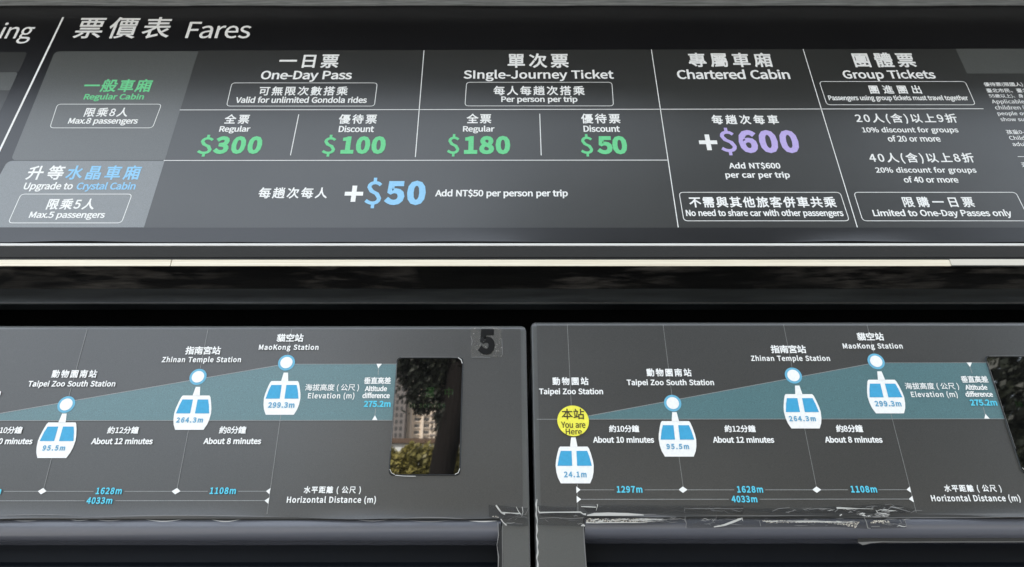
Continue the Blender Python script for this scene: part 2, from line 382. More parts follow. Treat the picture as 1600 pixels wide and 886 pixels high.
# lower trim: pale edge, glossy profile, cream strips
def band(name, y0, y1, yfront, mm, x0=XL, x1=XR, back=1.17, bev=.0006, label=None):
    # y0/y1: upper/lower photo row as it would lie in the plane Y = yfront
    def zz(py):
        d = Vector((0, math.cos(PITCH)+math.sin(PITCH)*(py-PY)/FPX, math.sin(PITCH)-math.cos(PITCH)*(py-PY)/FPX)); return CAM.z+d.z/d.y*yfront
    return box(name, x0, x1, yfront, back, zz(y1), zz(y0), mm, fb, bev, label)
def zat(py, Y):
    d = Vector((0, math.cos(PITCH)+math.sin(PITCH)*(py-PY)/FPX, math.sin(PITCH)-math.cos(PITCH)*(py-PY)/FPX)); return CAM.z+d.z/d.y*Y
band('pale_edge_strip', 380.0, 383.8, 1.0985, M['white_edge'])
za, zb = zat(384.8, 1.099), zat(401.6, 1.109)
mesh('glossy_profile', [(x, y, z) for x in (XL, XR) for y, z in ((1.099, za), (1.109, zb), (1.15, zb), (1.15, za))], [(0, 1, 5, 4), (1, 2, 6, 5), (3, 0, 4, 7), (0, 3, 2, 1), (4, 5, 6, 7)], M['gloss'], fb)
band('shadow_gap', 402.0, 405.2, 1.110, M['matte'])
sx_ = [XL, UP.uv(268, 411)[0], UP.uv(1483, 408)[0], XR]
for k in range(3):
    band('cream_strip', 405.6-(.0 if k < 2 else .8), 415.6-(.0 if k < 2 else 1.2), 1.098, M['cream' if k < 2 else 'cream_grey'], sx_[k]+.0006, sx_[k+1]-.0006)
zs = zat(416.2, 1.0985)
box('soffit_plate', XL, XR, 1.0985, 1.175, zs, zs+.002, M['soffit'], fb)
box('rear_beam', XL, XR, 1.1755, 1.20, zat(475, 1.1755), zs+.03, M['beam'], fb, .004)
box('inner_rib', XL, XR, 1.235, 1.245, zat(480, 1.235), zs+.03, M['matte'], fb, .002)
# shallow hood over the board
box('hood', XL, XR, .79, 1.17, z_top+.012, z_top+.05, M['matte'], fb, .002)
box('top_rail', XL, XR, 1.062, 1.17, z_top+.0005, z_top+.0118, M['rail'], fb, .002)
mesh('hood_seal', [UP.P(XL+(XR-XL)*i/60, z_top-UP.O.z-.0045*(abs(math.sin(i*.37))**3)-(.002 if k else 0), .0015+.001*k) for i in range(61) for k in (0, 1)],
     [(2*i, 2*i+1, 2*i+3, 2*i+2) for i in range(60)], M['matte'], fb)

# ================================================================== TICKET MACHINES
PITCH_X = .900
u_left = LOW.uv(833.0, 700)[0]; U0 = u_left; U1 = u_left+PITCH_X-.0068
VT = .2625; VO = LOW.uv(1100, 811)[1]; VB = -.40
OPEN_L = LOW.uv(914, 840)[0]; OPEN_R = U1-(LOW.uv(822, 840)[0]-LOW.uv(781, 840)[0])-.003

def gondola(parent, cu, vtop, height_txt, tx, du, dv, ring_uv=None):
    """a printed cabin: hanger, body, two windows, its altitude"""
    hw, hh = .0272, .0525                                  # half width, height
    prof = [(-.73, 0), (-.80, -.05), (-.88, -.18), (-.97, -.38), (-1.0, -.52), (-.97, -.70), (-.90, -.85), (-.76, -1.0)]
    outline = [(cu+x*hw, vtop+y*hh) for x, y in prof]+[(cu-x*hw, vtop+y*hh) for x, y in reversed(prof)]
    g = poly(LOW, 'gondola_print', outline, .0016, M['white'], parent, du=du, dv=dv)
    st = [(cu-.0033, vtop+.0135), (cu+.0033, vtop+.0135), (cu+.0055, vtop-.001), (cu-.0055, vtop-.001)]
    poly(LOW, 'hanger', st, .0016, M['white'], g, du=du, dv=dv)
    for s in (-1, 1):
        wpts = [(cu+s*.15*hw-s*.0006, vtop-.12*hh), (cu+s*.70*hw, vtop-.12*hh), (cu+s*.80*hw, vtop-.28*hh), (cu+s*.90*hw, vtop-.53*hh), (cu+s*.13*hw, vtop-.53*hh)]
        if s < 0: wpts.reverse()
        poly(LOW, 'cabin_window', wpts, .0019, M['window'], g, du=du, dv=dv)
    text(LOW, 'altitude_text', height_txt, *tx, M['numeral'], g, .045, w_=.0021, du=du, dv=dv)
def disc(name, cu, cv, r, w_, mm, parent, du, dv, r_in=0, n=40):
    return poly(LOW, name, [(cu+r*math.cos(2*math.pi*k/n), cv+r*math.sin(2*math.pi*k/n)) for k in range(n)], w_, mm, parent, du=du, dv=dv)

def machine(du, dv, vtop, label, left):
    t = thing('ticket_machine', label, 'ticket machine', ((U0+U1)/2+du, 1.10, 0), 'ticket machines side by side under the fare board')
    P = LOW.P
    # front frame: header and two pillars round the screen opening, one pressed sheet with rolled edges
    out = [(U0, VB), (OPEN_L, VB), (OPEN_L, VO-.006), (OPEN_L, VO), (OPEN_R, VO), (OPEN_R, VO-.006), (OPEN_R, VB), (U1, VB), (U1, vtop), (U0, vtop)]
    out = [(OPEN_L if a == OPEN_L else a, b2) for a, b2 in out]
    out = [out[0], out[1], out[3], out[4], out[6], out[7], out[8], out[9]]
    n = len(out)
    vs_ = [P(a+du, b2+dv, 0) for a, b2 in out]+[P(a+du, b2+dv, -.035) for a, b2 in out]
    me = bpy.data.meshes.new('front_frame')
    fs = [(0, 1, 2, 7), (2, 3, 6, 7), (3, 4, 5, 6)]
    fs2 = [tuple(reversed([i+n for i in f_])) for f_ in fs]
    side = [(i, i+n, (i+1) % n+n, (i+1) % n) for i in range(n)]
    me.from_pydata([tuple(v) for v in vs_], [], fs+fs2+side); me.update()
    bm = bmesh.new(); bm.from_mesh(me); bmesh.ops.recalc_face_normals(bm, faces=bm.faces); bm.to_mesh(me); bm.free()
    for p in me.polygons: p.use_smooth = True
    fr = link('front_frame', me, M['housing'], t)
    md = fr.modifiers.new('bevel', 'BEVEL'); md.width = .009; md.segments = 4; md.limit_method = 'ANGLE'; md.angle_limit = R(40)
    fr.modifiers.new('wn', 'WEIGHTED_NORMAL')
    cx0, cx1 = U0+du+.004, U1+du-.004
    zt = P(0, vtop+dv).z
    box('cabinet', cx0, cx1, 1.15, 1.58, .05, zt-.012, M['matte'], t, .004)
    box('top_plate', cx0, cx1, P(0, vtop).y+.036, 1.15, zt-.03, zt-.012, M['matte'], t)
    box('lower_door', cx0, cx1, 1.07, 1.149, .12, P(0, VB).z-.004, M['housing'], t, .006)
    box('plinth', cx0+.02, cx1-.02, 1.10, 1.5, 0, .05, M['matte'], t)
    # rolled lip under the header
    vs_, fs = [], []; seg = 14; prof = []
    Rl = .0165
    for k in range(seg+1):
        a = R(32)-(R(32)+math.pi/2)*k/seg; prof.append((VO+.001-Rl*(math.sin(R(32))-math.sin(a)), -.0005-Rl*(1-math.cos(a))))
    prof.append((prof[-1][0]-.0005, -.055))
    for vv, ww in prof:
        for uu in (OPEN_L+.0005, OPEN_R-.0005): vs_.append(P(uu+du, vv+dv, ww))
    fs = [(2*i, 2*i+2, 2*i+3, 2*i+1) for i in range(len(prof)-1)]
    mesh('rolled_lip', vs_, fs, M['lip'], t, smooth=True)
    # dark screen set back inside the opening
    mesh('dark_screen', [P(OPEN_L-.01+du, VB, -.052), P(OPEN_R+.01+du, VB, -.052), P(OPEN_R+.01+du, VO+dv, -.052), P(OPEN_L-.01+du, VO+dv, -.052)], [(0, 1, 2, 3)], M['recess'], t)
    mesh('screen_ledge', [P(OPEN_L-.01+du, VO-.05, -.0515), P(OPEN_R+.01+du, VO-.05, -.0515), P(OPEN_R+.01+du, VO-.056, -.047), P(OPEN_L-.01+du, VO-.056, -.047), P(OPEN_R+.01+du, VO-.12, -.0465), P(OPEN_L-.01+du, VO-.12, -.0465)],
         [(3, 2, 1, 0), (5, 4, 2, 3)], M['recess'], t)
    # printed sheet over the header, its lower edge lifting in waves
    seed = 0 if left else 2.1
    def lift(u, v):
        g = math.exp(-v/.0045)
        return g*(.0014+.0016*math.sin(u*17+seed)*math.sin(u*7+1+seed))
    def edge(u): return .0016*math.sin(u*11+seed)+.0009*math.sin(u*37+seed*2)
    sheet_grid(LOW, 'printed_sheet', U0+.0092+du, U1-.0092+du, VO+.0035+dv, vtop-.0088+dv, lambda u, v: .0006+lift(u, v), lambda u: edge(u), M['sheet'], t, 220, 14)
    sheet = .0010
    # guide lines
    def L_(a, b2, wd, mm=M['line2'], nm='guide_line', w_=sheet+.0003): line_px(LOW, nm, a, b2, wd, w_, mm, t, du=du, dv=dv)
    for a, b2 in [((886, 501), (892.5, 634)), ((902, 757), (903, 800)), ((1035, 501), (1049.5, 618)), ((1060.5, 713), (1067.3, 762)),
                  ((1222.5, 501), (1237, 574)), ((1256.5, 669), (1275.3, 762)), ((1352.3, 501), (1365, 552)), ((1391, 645), (1431, 801))]:
        if a[1] < 510: k_ = 12 if left else 7; a = (a[0]+(b2[0]-a[0])*k_/(b2[1]-a[1]), a[1]+k_)
        L_(a, b2, .0008)
    # the climb, as a teal wedge
    pts = [(893, 655.4), (1366, 567.6), (1546, 567.4), (1573, 654.8)]
    poly_px(LOW, 'elevation_wedge', pts, sheet+.0002, M['teal'], t, du=du, dv=dv)
    L_((838.5, 655.6), (1573, 655), .0008, M['line'], 'ground_line', sheet+.0005); L_((893, 655.3), (1366, 567.5), .0009, M['line'], 'slope_line', sheet+.0005)
    L_((1366, 567.5), (1546, 567.3), .0006, M['line'], 'slope_line', sheet+.0005)
    # stations
    for (rx, ry), (gx, gy), ht, tx in [((1050.7, 630.5), (1054.9, 658.4), '95.5m', (1040.9, 1076.1, 693.9, 702.6)),
                                       ((1239, 587.4), (1247.6, 616.4), '264.3m', (1232, 1273.6, 650.5, 659)),
                                       ((1368.1, 565.3), (1376.6, 593.9), '299.3m', (1365.8, 1407, 626.9, 635.9))]:
        u, v = LOW.uv(rx, ry); r = .0128
        d = disc('station_ring', u, v, r, .0013+.0004, M['ring'], t, du, dv); disc('station_dot', u, v, r*.72, .0013+.0008, M['white'], d, du, dv)
        gu, gv = LOW.uv(gx, gy)
        gondola(t, gu, gv, ht, tx, du, dv)
    u, v = LOW.uv(895.3, 658.2)
    d = disc('location_disc', u, v, .0232, .0024, M['yellow'], t, du, dv)
    text(LOW, 'location_text', '本站', 877.3, 912.5, 639.5, 656, M['dark'], d, .014, w_=.0029, du=du, dv=dv)
    text(LOW, 'location_text', 'You are', 876.6, 914.3, 659.8, 669.5, M['dark'], d, .012, w_=.0029, du=du, dv=dv)
    text(LOW, 'location_text', 'Here', 883.7, 908.7, 670.7, 679.7, M['dark'], d, .012, w_=.0029, du=du, dv=dv)
    gu, gv = LOW.uv(896.4, 698.3)
    gondola(t, gu, gv, '24.1m', (880.9, 916.3, 737.2, 746.6), du, dv)
    for nm, tx, a, b2, c, dd, mm, bo in [
        ('station_name', '動物園站', 863, 919.2, 590.1, 602.8, W_, .026), ('station_name', 'Taipei Zoo Station', 842.2, 942, 607.4, 619.4, W_, .03),
        ('station_name', '動物園南站', 1009.8, 1079.8, 576.6, 589.3, W_, .026), ('station_name', 'Taipei Zoo South Station', 979, 1115, 593.3, 605.2, W_, .03),
        ('station_name', '指南宮站', 1203.4, 1258.3, 540, 552.8, W_, .026), ('station_name', 'Zhinan Temple Station', 1172.8, 1295.9, 556, 567.2, W_, .03),
        ('station_name', '貓空站', 1337.8, 1379.5, 520.4, 533, W_, .026), ('station_name', 'MaoKong Station', 1316.2, 1409.2, 537, 548.1, W_, .03),
        ('travel_time', '約10分鐘', 951.2, 999, 664.8, 676.3, W_, .026), ('travel_time', 'About 10 minutes', 926.2, 1021.4, 682.5, 692.7, W_, .036),
        ('travel_time', '約12分鐘', 1131.2, 1180.4, 664.8, 676.3, W_, .026), ('travel_time', 'About 12 minutes', 1113, 1208.6, 682.5, 692.7, W_, .036),
        ('travel_time', '約8分鐘', 1305.2, 1347.7, 664.3, 676.3, W_, .026), ('travel_time', 'About 8 minutes', 1287.6, 1377.4, 682.3, 692.5, W_, .036),
        ('axis_text', '海拔高度 ( 公尺 )', 1413, 1496.8, 598.7, 610.4, W_, .012), ('axis_text', 'Elevation (m)', 1422.5, 1494.8, 611.9, 623.3, W_, .022),
        ('axis_text', '垂直高差', 1500.5, 1542, 588, 598.8, W_, .022), ('axis_text', 'Altitude', 1506.5, 1541, 601.6, 610, W_, .032),
        ('axis_text', 'difference', 1507, 1549.5, 612, 620.9, W_, .032), ('axis_text', '275.2m', 1514.3, 1556.2, 624.9, 634.7, M['cyan'], .04),
        ('distance_text', '1297m', 963.3, 1003.2, 759.9, 770.5, M['cyan'], .036), ('distance_text', '1628m', 1150.9, 1191.2, 759.9, 770.5, M['cyan'], .036),
        ('distance_text', '1108m', 1328.2, 1368.8, 759.6, 770.3, M['cyan'], .036), ('distance_text', '4033m', 1142.2, 1182.3, 775, 785.6, M['cyan'], .036),
        ('axis_text', '水平距離 ( 公尺 )', 1474, 1563, 757.8, 770.5, W_, .028), ('axis_text', 'Horizontal Distance (m)', 1453.8, 1592.6, 773, 786.3, W_, .03)]:
        text(LOW, nm, tx, a, b2, c, dd, mm, t, bo, w_=sheet+.0012, du=du, dv=dv)
    def tri(pts, nm='arrow_mark'): poly_px(LOW, nm, pts, sheet+.0007, M['white'], t, du=du, dv=dv)
    tri([(1509.2, 567), (1517.6, 567), (1514.8, 574.2)][::-1]); tri([(1537, 654.6), (1545.2, 654.6), (1538.6, 647.2)])
    L_((1514.8, 573.5), (1518.4, 584), .0008, M['line']); L_((1535.4, 636.4), (1538.6, 648), .0008, M['line'])
    tri([(900.2, 760.4), (900.4, 771), (906.8, 765.7)]); tri([(900.8, 775.2), (901, 786), (907.8, 780.5)])
    tri([(1415.6, 765.5), (1422.6, 770.2), (1420.8, 760.4)]); tri([(1419, 780.2), (1427, 785.2), (1424.6, 775.2)])
    tri([(1060, 765.6), (1066.8, 770.6), (1073.6, 765.6), (1066.4, 760.6)], 'diamond_mark'); tri([(1268.6, 765.6), (1275.8, 770.6), (1282.4, 765.6), (1275, 760.6)], 'diamond_mark')
    for a, b2 in [((907, 765.7), (959.5, 765.7)), ((1007, 765.7), (1060, 765.7)), ((1073.5, 765.7), (1146.5, 765.7)), ((1195, 765.7), (1268.6, 765.7)), ((1282, 765.7), (1324.5, 765.6)), ((1372, 765.6), (1416, 765.5)),
                  ((908, 780.5), (1138.5, 780.4)), ((1186.5, 780.3), (1419, 780.1))]:
        L_(a, b2, .0008, M['line'], 'dimension_line')
    # small status display (measured on the left-hand machine, hence + pitch)
    D = [LOW.uv(*p) for p in ((621.3, 560.6), (721.8, 560.6), (718.2, 741.4), (609.6, 741.4))]
    ul, ur = (D[0][0]+D[3][0])/2, (D[1][0]+D[2][0])/2; vt_, vb_ = D[0][1], D[2][1]
    ul += PITCH_X; ur += PITCH_X; vt_ += .0021; vb_ += .0021
    rr = rounded([(ul, vt_), (ul, vb_), (ur, vb_), (ur, vt_)], .007, 5)
    gl = poly(LOW, 'status_display', rr, .0016, M['screen'], t, du=du, dv=dv)
    n_ = len(rr)
    vs_ = []; 
    for k_, (off, ww) in enumerate(((.0002, .0017), (.0010, .0030), (.0018, .0012))):
        cu_, cv_ = (ul+ur)/2, (vt_+vb_)/2
        for a, b2 in rr:
            sa = 1 if a > cu_ else -1; sb = 1 if b2 > cv_ else -1
            vs_.append(P(a+sa*off+du, b2+sb*off+dv, ww))
    fs = [(j*n_+i, j*n_+(i+1) % n_, (j+1)*n_+(i+1) % n_, (j+1)*n_+i) for j in (0, 1) for i in range(n_)]
    mesh('display_rim', vs_, fs, M['gloss'], gl, smooth=True)
    # bright nicks painted as highlights along the cut edge
    def nick(pts, wd, mm=M['edge_glint'], nm='cut_edge_highlight'):
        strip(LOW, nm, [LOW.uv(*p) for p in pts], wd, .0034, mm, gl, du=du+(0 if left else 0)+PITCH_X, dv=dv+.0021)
    nick([(620.2, 568), (618.5, 600), (614, 660), (610.8, 705)], .0005, M['crease_glint_dim']); nick([(627, 559.6), (650, 559.2), (700, 559.4), (716, 559.8)], .0007, M['crease_glint_dim'])
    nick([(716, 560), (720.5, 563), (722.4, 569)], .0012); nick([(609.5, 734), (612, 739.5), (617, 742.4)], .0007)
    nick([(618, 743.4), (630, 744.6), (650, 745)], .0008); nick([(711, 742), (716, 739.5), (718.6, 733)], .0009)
    for tx, a, b2, mm in (('運', 665, 679, M['led']), ('中', 695, 708, M['led_faint'])):
        text(LOW, 'status_text', tx, a, b2, 606, 622, mm, gl, .01, w_=.0019, du=du+PITCH_X, dv=dv+.0021)
    text(LOW, 'status_text', 'in service', 640, 696, 629, 638, M['led_faint'], gl, .006, w_=.0019, du=du+PITCH_X, dv=dv+.0021)
    # film wrapped round the outer left edge and the inner pillar edges, coming loose
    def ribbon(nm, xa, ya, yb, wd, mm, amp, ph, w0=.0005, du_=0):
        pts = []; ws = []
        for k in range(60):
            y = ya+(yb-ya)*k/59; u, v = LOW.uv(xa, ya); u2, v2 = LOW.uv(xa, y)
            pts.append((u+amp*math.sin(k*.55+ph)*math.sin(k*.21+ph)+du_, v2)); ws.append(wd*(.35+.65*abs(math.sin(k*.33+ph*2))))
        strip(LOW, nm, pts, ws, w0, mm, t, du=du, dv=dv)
    ribbon('loose_film_edge', 835.6, 505, 900, .0014, M['crease_glint_dim'], .0008, .4, -.001)
    ribbon('loose_film_edge', 838.0, 780, 900, .0022, M['crease_glint'], .0010, 1.7, .0004)
    return t

right = machine(0, 0, VT, 'grey ticket machine on the right with taped lower edge and no number sticker', False)
left = machine(-PITCH_X, -.0021, VT-.004, 'grey ticket machine on the left with number 5 sticker above its display', True)

# ------------------------------------------------------------------ number sticker on the left machine
st = poly_px(LOW, 'number_sticker', [(735.5, 512), (783.5, 510.5), (785.5, 558), (737, 560)][::-1], .0014, M['sticker_film'], left, 'clear bubbled square sticker with black 5')
text(LOW, 'numeral_five', '5', 747, 773.2, 514.9, 555.2, M['five'], st, .065, w_=.0019)
def blob(pl, nm, cx, cy, rx, ry, w_, mm, parent, seed):
    rnd = random.Random(seed); n = 22
    pts = [pl.uv(cx+rx*math.cos(-2*math.pi*k/n)*rnd.uniform(.75, 1.1), cy-ry*math.sin(-2*math.pi*k/n)*rnd.uniform(.75, 1.1)) for k in range(n)]
    return poly(pl, nm, pts[::-1], w_, mm, parent)
blob(LOW, 'air_bubbles', 748, 537, 13, 10, .0024, M['bubble'], st, 1)
blob(LOW, 'air_bubbles', 779, 550, 7, 9, .0023, M['bubble'], st, 2)
for pts in ([(737, 559.5), (752, 559), (766, 559.6)], [(784, 530), (785, 545), (785, 556)], [(735.5, 526), (738, 534), (736.5, 540)]):
    strip(LOW, 'crease_glint', [LOW.uv(*p) for p in pts], .0008, .0025, M['crease_glint_dim'], st)

# ------------------------------------------------------------------ clear tape along the lower edges
rnd = random.Random(9)
def tape(parent, pts, label=None):
    ps = [LOW.uv(*p) for p in pts]; return poly(LOW, 'clear_tape', ps[::-1], .0042, M['tape'], parent, label)
def crease_glint(parent, pts, px_w, mm='crease_glint', w_=.0050):
    strip(LOW, 'crease_glint', [LOW.uv(*p) for p in pts], [x*.0009 for x in px_w] if isinstance(px_w, list) else px_w*.0009, w_, M[mm], parent)
def residue_glint(parent, top, bot, w_=.0048):
    ring = top+bot[::-1]; px = []
    for k in range(len(ring)):
        (x0, y0), (x1, y1) = ring[k], ring[(k+1) % len(ring)]; st_ = max(1, int(abs(x1-x0)/3))
        for j in range(st_): px.append((x0+(x1-x0)*j/st_+rnd.uniform(-.6, .6), y0+(y1-y0)*j/st_+rnd.uniform(-.8, .8)))
    ps = [LOW.uv(*p) for p in px]
    poly(LOW, 'glue_and_glint', ps[::-1], w_, M['residue_glint'], parent)  # cream patches: leftover glue plus painted highlights of crinkled tape
t1 = tape(left, [(763.5, 789.5), (790, 791.5), (816, 795), (825.5, 794), (825, 822.5), (812, 823.5), (788, 821), (784, 812), (764, 808)], 'crumpled clear tape over the corner of the pillar')
crease_glint(t1, [(775, 790.5), (779.5, 797), (783.5, 802), (789, 804.5)], [2.2, 2.4, 1.8, 2.6]); crease_glint(t1, [(783.5, 802), (798, 802.6), (812, 803.6)], [2.2, 1.0, 2.0], 'crease_glint')
crease_glint(t1, [(806.5, 793), (810.5, 801), (814, 805)], [.6, 1.1, 1.4]); crease_glint(t1, [(815.8, 793), (817, 801), (815, 808)], [1.2, .8, .5]); crease_glint(t1, [(826, 794), (823, 801), (820, 806)], .7, 'crease_glint_dim')
crease_glint(t1, [(782.5, 812), (786, 817), (791.5, 822)], [1.5, 1.2, 2.0]); residue_glint(t1, [(768.5, 808), (773, 806.4), (777.5, 807.4)], [(770, 809.6), (774, 810.4), (779, 810)])
t2 = tape(right, [(839, 790.5), (862, 792), (900, 793.5), (900, 800), (916, 802), (914.5, 823.5), (880, 822.5), (846, 821.5), (840, 821)], 'short clear tape across the pillar')
crease_glint(t2, [(840.5, 792), (840.8, 799), (843, 802)], [.6, 1.2, 2.4]); crease_glint(t2, [(842, 802), (866, 801.4), (906.5, 801.2), (910.5, 804.2), (915, 804.6)], [2.2, 1.5, 2.0, 1.6, 3.2])
crease_glint(t2, [(907.5, 822.6), (911, 821.2), (913.5, 823)], [1.2, 3.8, 1.5]); crease_glint(t2, [(843, 811), (865, 809.5), (890, 811.5), (912, 810)], .8, 'crease_glint_dim')
t3 = tape(right, [(907, 789.5), (940, 790.5), (1060, 790.5), (1160, 791), (1160, 803), (1072, 803), (960, 802.8), (918, 802)], 'long clear tape along the lifted sheet edge')
crease_glint(t3, [(907.5, 792.6), (920, 793), (930.5, 793.6)], [1.2, 1.6, 1.4]); crease_glint(t3, [(907, 790), (930, 790.6)], .7, 'crease_glint_dim'); crease_glint(t3, [(932.5, 789), (933, 791), (930.8, 799)], [1.8, 1.2, .5], 'crease_glint')
crease_glint(t3, [(1160, 795.8), (1110, 795.8), (1068.5, 796), (1068.3, 800)], .7, 'crease_glint_dim')
crease_glint(t3, [(917, 806.4), (928, 804.8), (950, 804.4), (980, 804.8), (1005, 805.6)], [1.6, 4.4, 4.8, 4.0, 1.6]); crease_glint(t3, [(1003, 805.5), (1012, 804.4), (1024, 804.8)], .7, 'crease_glint_dim')
t4 = tape(right, [(914.5, 810), (1070, 809.5), (1150, 808), (1150, 825), (1073, 826.5), (1070, 818.5), (915, 818.3)], 'wide clear tape on the rolled lip')
residue_glint(t4, [(916, 812), (922, 811), (935, 811), (945, 813), (965, 812), (985, 811.5), (1010, 811.5)], [(915, 817.8), (930, 818.4), (950, 817.6), (970, 817), (985, 817.4), (1010, 816.5)])
crease_glint(t4, [(985, 813.6), (1005, 813), (1025, 812.8), (1040, 813.4)], [1.0, 3.0, 2.4, .6]); crease_glint(t4, [(915, 817.5), (930, 818.2), (950, 817.6), (990, 817.6), (1010, 817.8)], [1.6, 1.0, 1.2, 1.2, .5])
crease_glint(t4, [(1069.5, 808), (1069, 814), (1071.5, 819), (1070, 826)], [1.0, 1.4, .8, .5], 'crease_glint_dim'); crease_glint(t4, [(1114, 824.4), (1130, 821.5), (1146, 815.5), (1157, 811.5)], [1.2, 2.8, 3.2, 2.0]); crease_glint(t4, [(1150, 812), (1158, 810.4), (1159, 815)], [.8, 1.4, .8])
crease_glint(t4, [(1045, 813.5), (1062, 811.5), (1068, 813)], .8, 'crease_glint_dim'); crease_glint(t4, [(1118, 806), (1117, 815)], .6, 'crease_glint_dim')
t5 = tape(right, [(1150, 793.5), (1200, 795), (1262, 796), (1300, 793), (1372, 788.5), (1400, 790), (1427, 797), (1422, 802.5), (1300, 803), (1150, 803)], 'crumpled clear tape bunched on the sheet edge')
def crinkle_glints(parent, x0, x1, y0, y1, n, seed, bright=.4, w_=.0051):
    q_ = random.Random(seed)
    for _ in range(n):
        x = q_.uniform(x0, x1); y = q_.uniform(y0, y1); ln_ = q_.uniform(4, 22); pts = [(x, y)]
        for k in range(4): pts.append((pts[-1][0]+ln_/4, max(y0, min(y1, pts[-1][1]+q_.uniform(-1.6, 1.6)))))
        wd = q_.uniform(.5, 2.0) if q_.random() < bright else q_.uniform(.3, .8)
        crease_glint(parent, pts, [wd*.2, wd*.9, wd, wd*.7, wd*.2], 'crease_glint' if q_.random() < bright else 'crease_glint_dim', w_+q_.uniform(0, .0003))
crinkle_glints(t5, 1362, 1384, 794, 808, 16, 3, .6); crinkle_glints(t5, 1335, 1372, 803, 808.5, 9, 5, .5); crinkle_glints(t5, 1300, 1400, 792, 802, 12, 8, .25); crinkle_glints(t5, 1180, 1300, 795, 804, 10, 9, .1)
crinkle_glints(t3, 1070, 1160, 795, 803, 8, 11, .1); crinkle_glints(t4, 1000, 1068, 810, 818, 14, 12, .2); crinkle_glints(t4, 1080, 1150, 810, 823, 14, 13, .12)
crease_glint(t5, [(1305, 794.8), (1318, 795), (1340, 795.8), (1362, 796.4)], [2.8, 2.0, .8, .7]); crease_glint(t5, [(1387, 803), (1386, 796), (1390, 793.4), (1400, 795.4), (1420, 801)], [.8, .9, 1.4, 1.2, .7], 'crease_glint_dim')
crease_glint(t5, [(1366, 798), (1370, 804), (1380, 808)], [.8, 2.2, 1.4]); crease_glint(t5, [(1373, 798), (1384, 800), (1386, 804)], [.8, 1.2, .6], 'crease_glint_dim'); crease_glint(t5, [(1302, 801), (1307, 797)], 1.0, 'crease_glint_dim')
crease_glint(t5, [(1340, 805), (1347, 806), (1352, 808.4)], [1.0, 3.0, 1.0]); crease_glint(t5, [(1310, 807), (1313, 804.6)], 1.6); crease_glint(t5, [(1420, 802.6), (1428, 798.5), (1438, 799)], .8, 'crease_glint_dim')
crease_glint(t5, [(1262, 797), (1278, 795.4), (1290, 796)], .9, 'crease_glint_dim'); crease_glint(t5, [(1205, 800), (1214, 796), (1232, 794)], .8, 'crease_glint_dim'); crease_glint(t5, [(1380, 790), (1390, 788.6), (1397, 794)], .6, 'crease_glint_dim')
t6 = tape(right, [(1150, 810), (1352, 810), (1412, 811), (1414, 826), (1355, 827.5), (1300, 824), (1150, 825)], 'creased clear tape on the right of the rolled lip')
residue_glint(t6, [(1189, 814), (1215, 814.5), (1262, 815), (1320, 816), (1342, 816)], [(1200, 818.2), (1240, 817.6), (1290, 818), (1320, 822), (1334, 826)])
residue_glint(t6, [(1357, 816.5), (1366, 813.5), (1385, 815), (1388, 817)], [(1358, 818.5), (1370, 818.5), (1380, 818), (1388, 817.6)])
crease_glint(t6, [(1190, 815.5), (1230, 815.6), (1270, 815.8), (1310, 817)], [.7, 2.0, 2.4, 1.0]); crease_glint(t6, [(1347.5, 809), (1351, 816), (1353.5, 826), (1358, 827)], [1.0, 1.6, 1.8, .6], 'crease_glint_dim'); crease_glint(t6, [(1359, 823.6), (1372, 823.4)], .9, 'crease_glint_dim')
crease_glint(t6, [(1403, 813), (1406, 818)], .8, 'crease_glint_dim'); crease_glint(t6, [(1411, 813), (1413.5, 821)], .8, 'crease_glint_dim'); crease_glint(t6, [(1185, 815), (1187, 823)], .8, 'crease_glint_dim')
crinkle_glints(t6, 1170, 1340, 811, 822, 16, 21, .15); crinkle_glints(t6, 1357, 1410, 812, 824, 10, 22, .2); crinkle_glints(t4, 918, 1010, 811, 817.5, 26, 23, .6); crinkle_glints(t6, 1200, 1335, 815, 818.5, 18, 24, .5)
crinkle_glints(t1, 785, 822, 804, 820, 8, 25, .1); crinkle_glints(t2, 845, 912, 804, 820, 6, 26, .1)
# loose film hanging below the lip on the right
hf = [LOW.uv(*p) for p in ((1346, 834), (1346, 845), (1352, 846.5), (1700, 845), (1700, 833), (1430, 834))]
film = poly(LOW, 'hanging_film', hf, -.012, M['film'], right, 'dark film hanging below the rolled lip')
crease_glint(film, [(1346, 845.3), (1353, 847.5), (1366, 845.6), (1385, 844.6), (1420, 845), (1500, 844.8), (1620, 844.6), (1700, 844.8)], [.8, 4.6, 2.4, 1.2, 1.1, 1.0, 1.0, 1.0], 'crease_glint_dim', -.011)
# inner pillar edges: black strip drawn for the dark gap, pale lines beside it
def edge_strip(parent, pts, px_w, mm, w_): strip(LOW, 'inner_edge_strip', [LOW.uv(*p) for p in pts], [x*.0009 for x in px_w] if isinstance(px_w, list) else px_w*.0009, w_, M[mm], parent)
edge_strip(left, [(781, 818), (782, 835), (781.5, 850), (783, 866), (783, 900)], [2, 5, 6.5, 6, 6], 'matte', .0008); edge_strip(left, [(777.5, 816), (779, 836), (776.5, 852), (779, 870), (778, 900)], [.8, 1.5, .7, 1.8, .8], 'crease_glint_dim', .0014)
edge_strip(left, [(784.6, 822), (785, 860), (785, 900)], 1.0, 'crease_glint_dim', .0012); edge_strip(right, [(911.5, 823), (913.5, 855), (917, 900)], 1.2, 'crease_glint_dim', .0010)
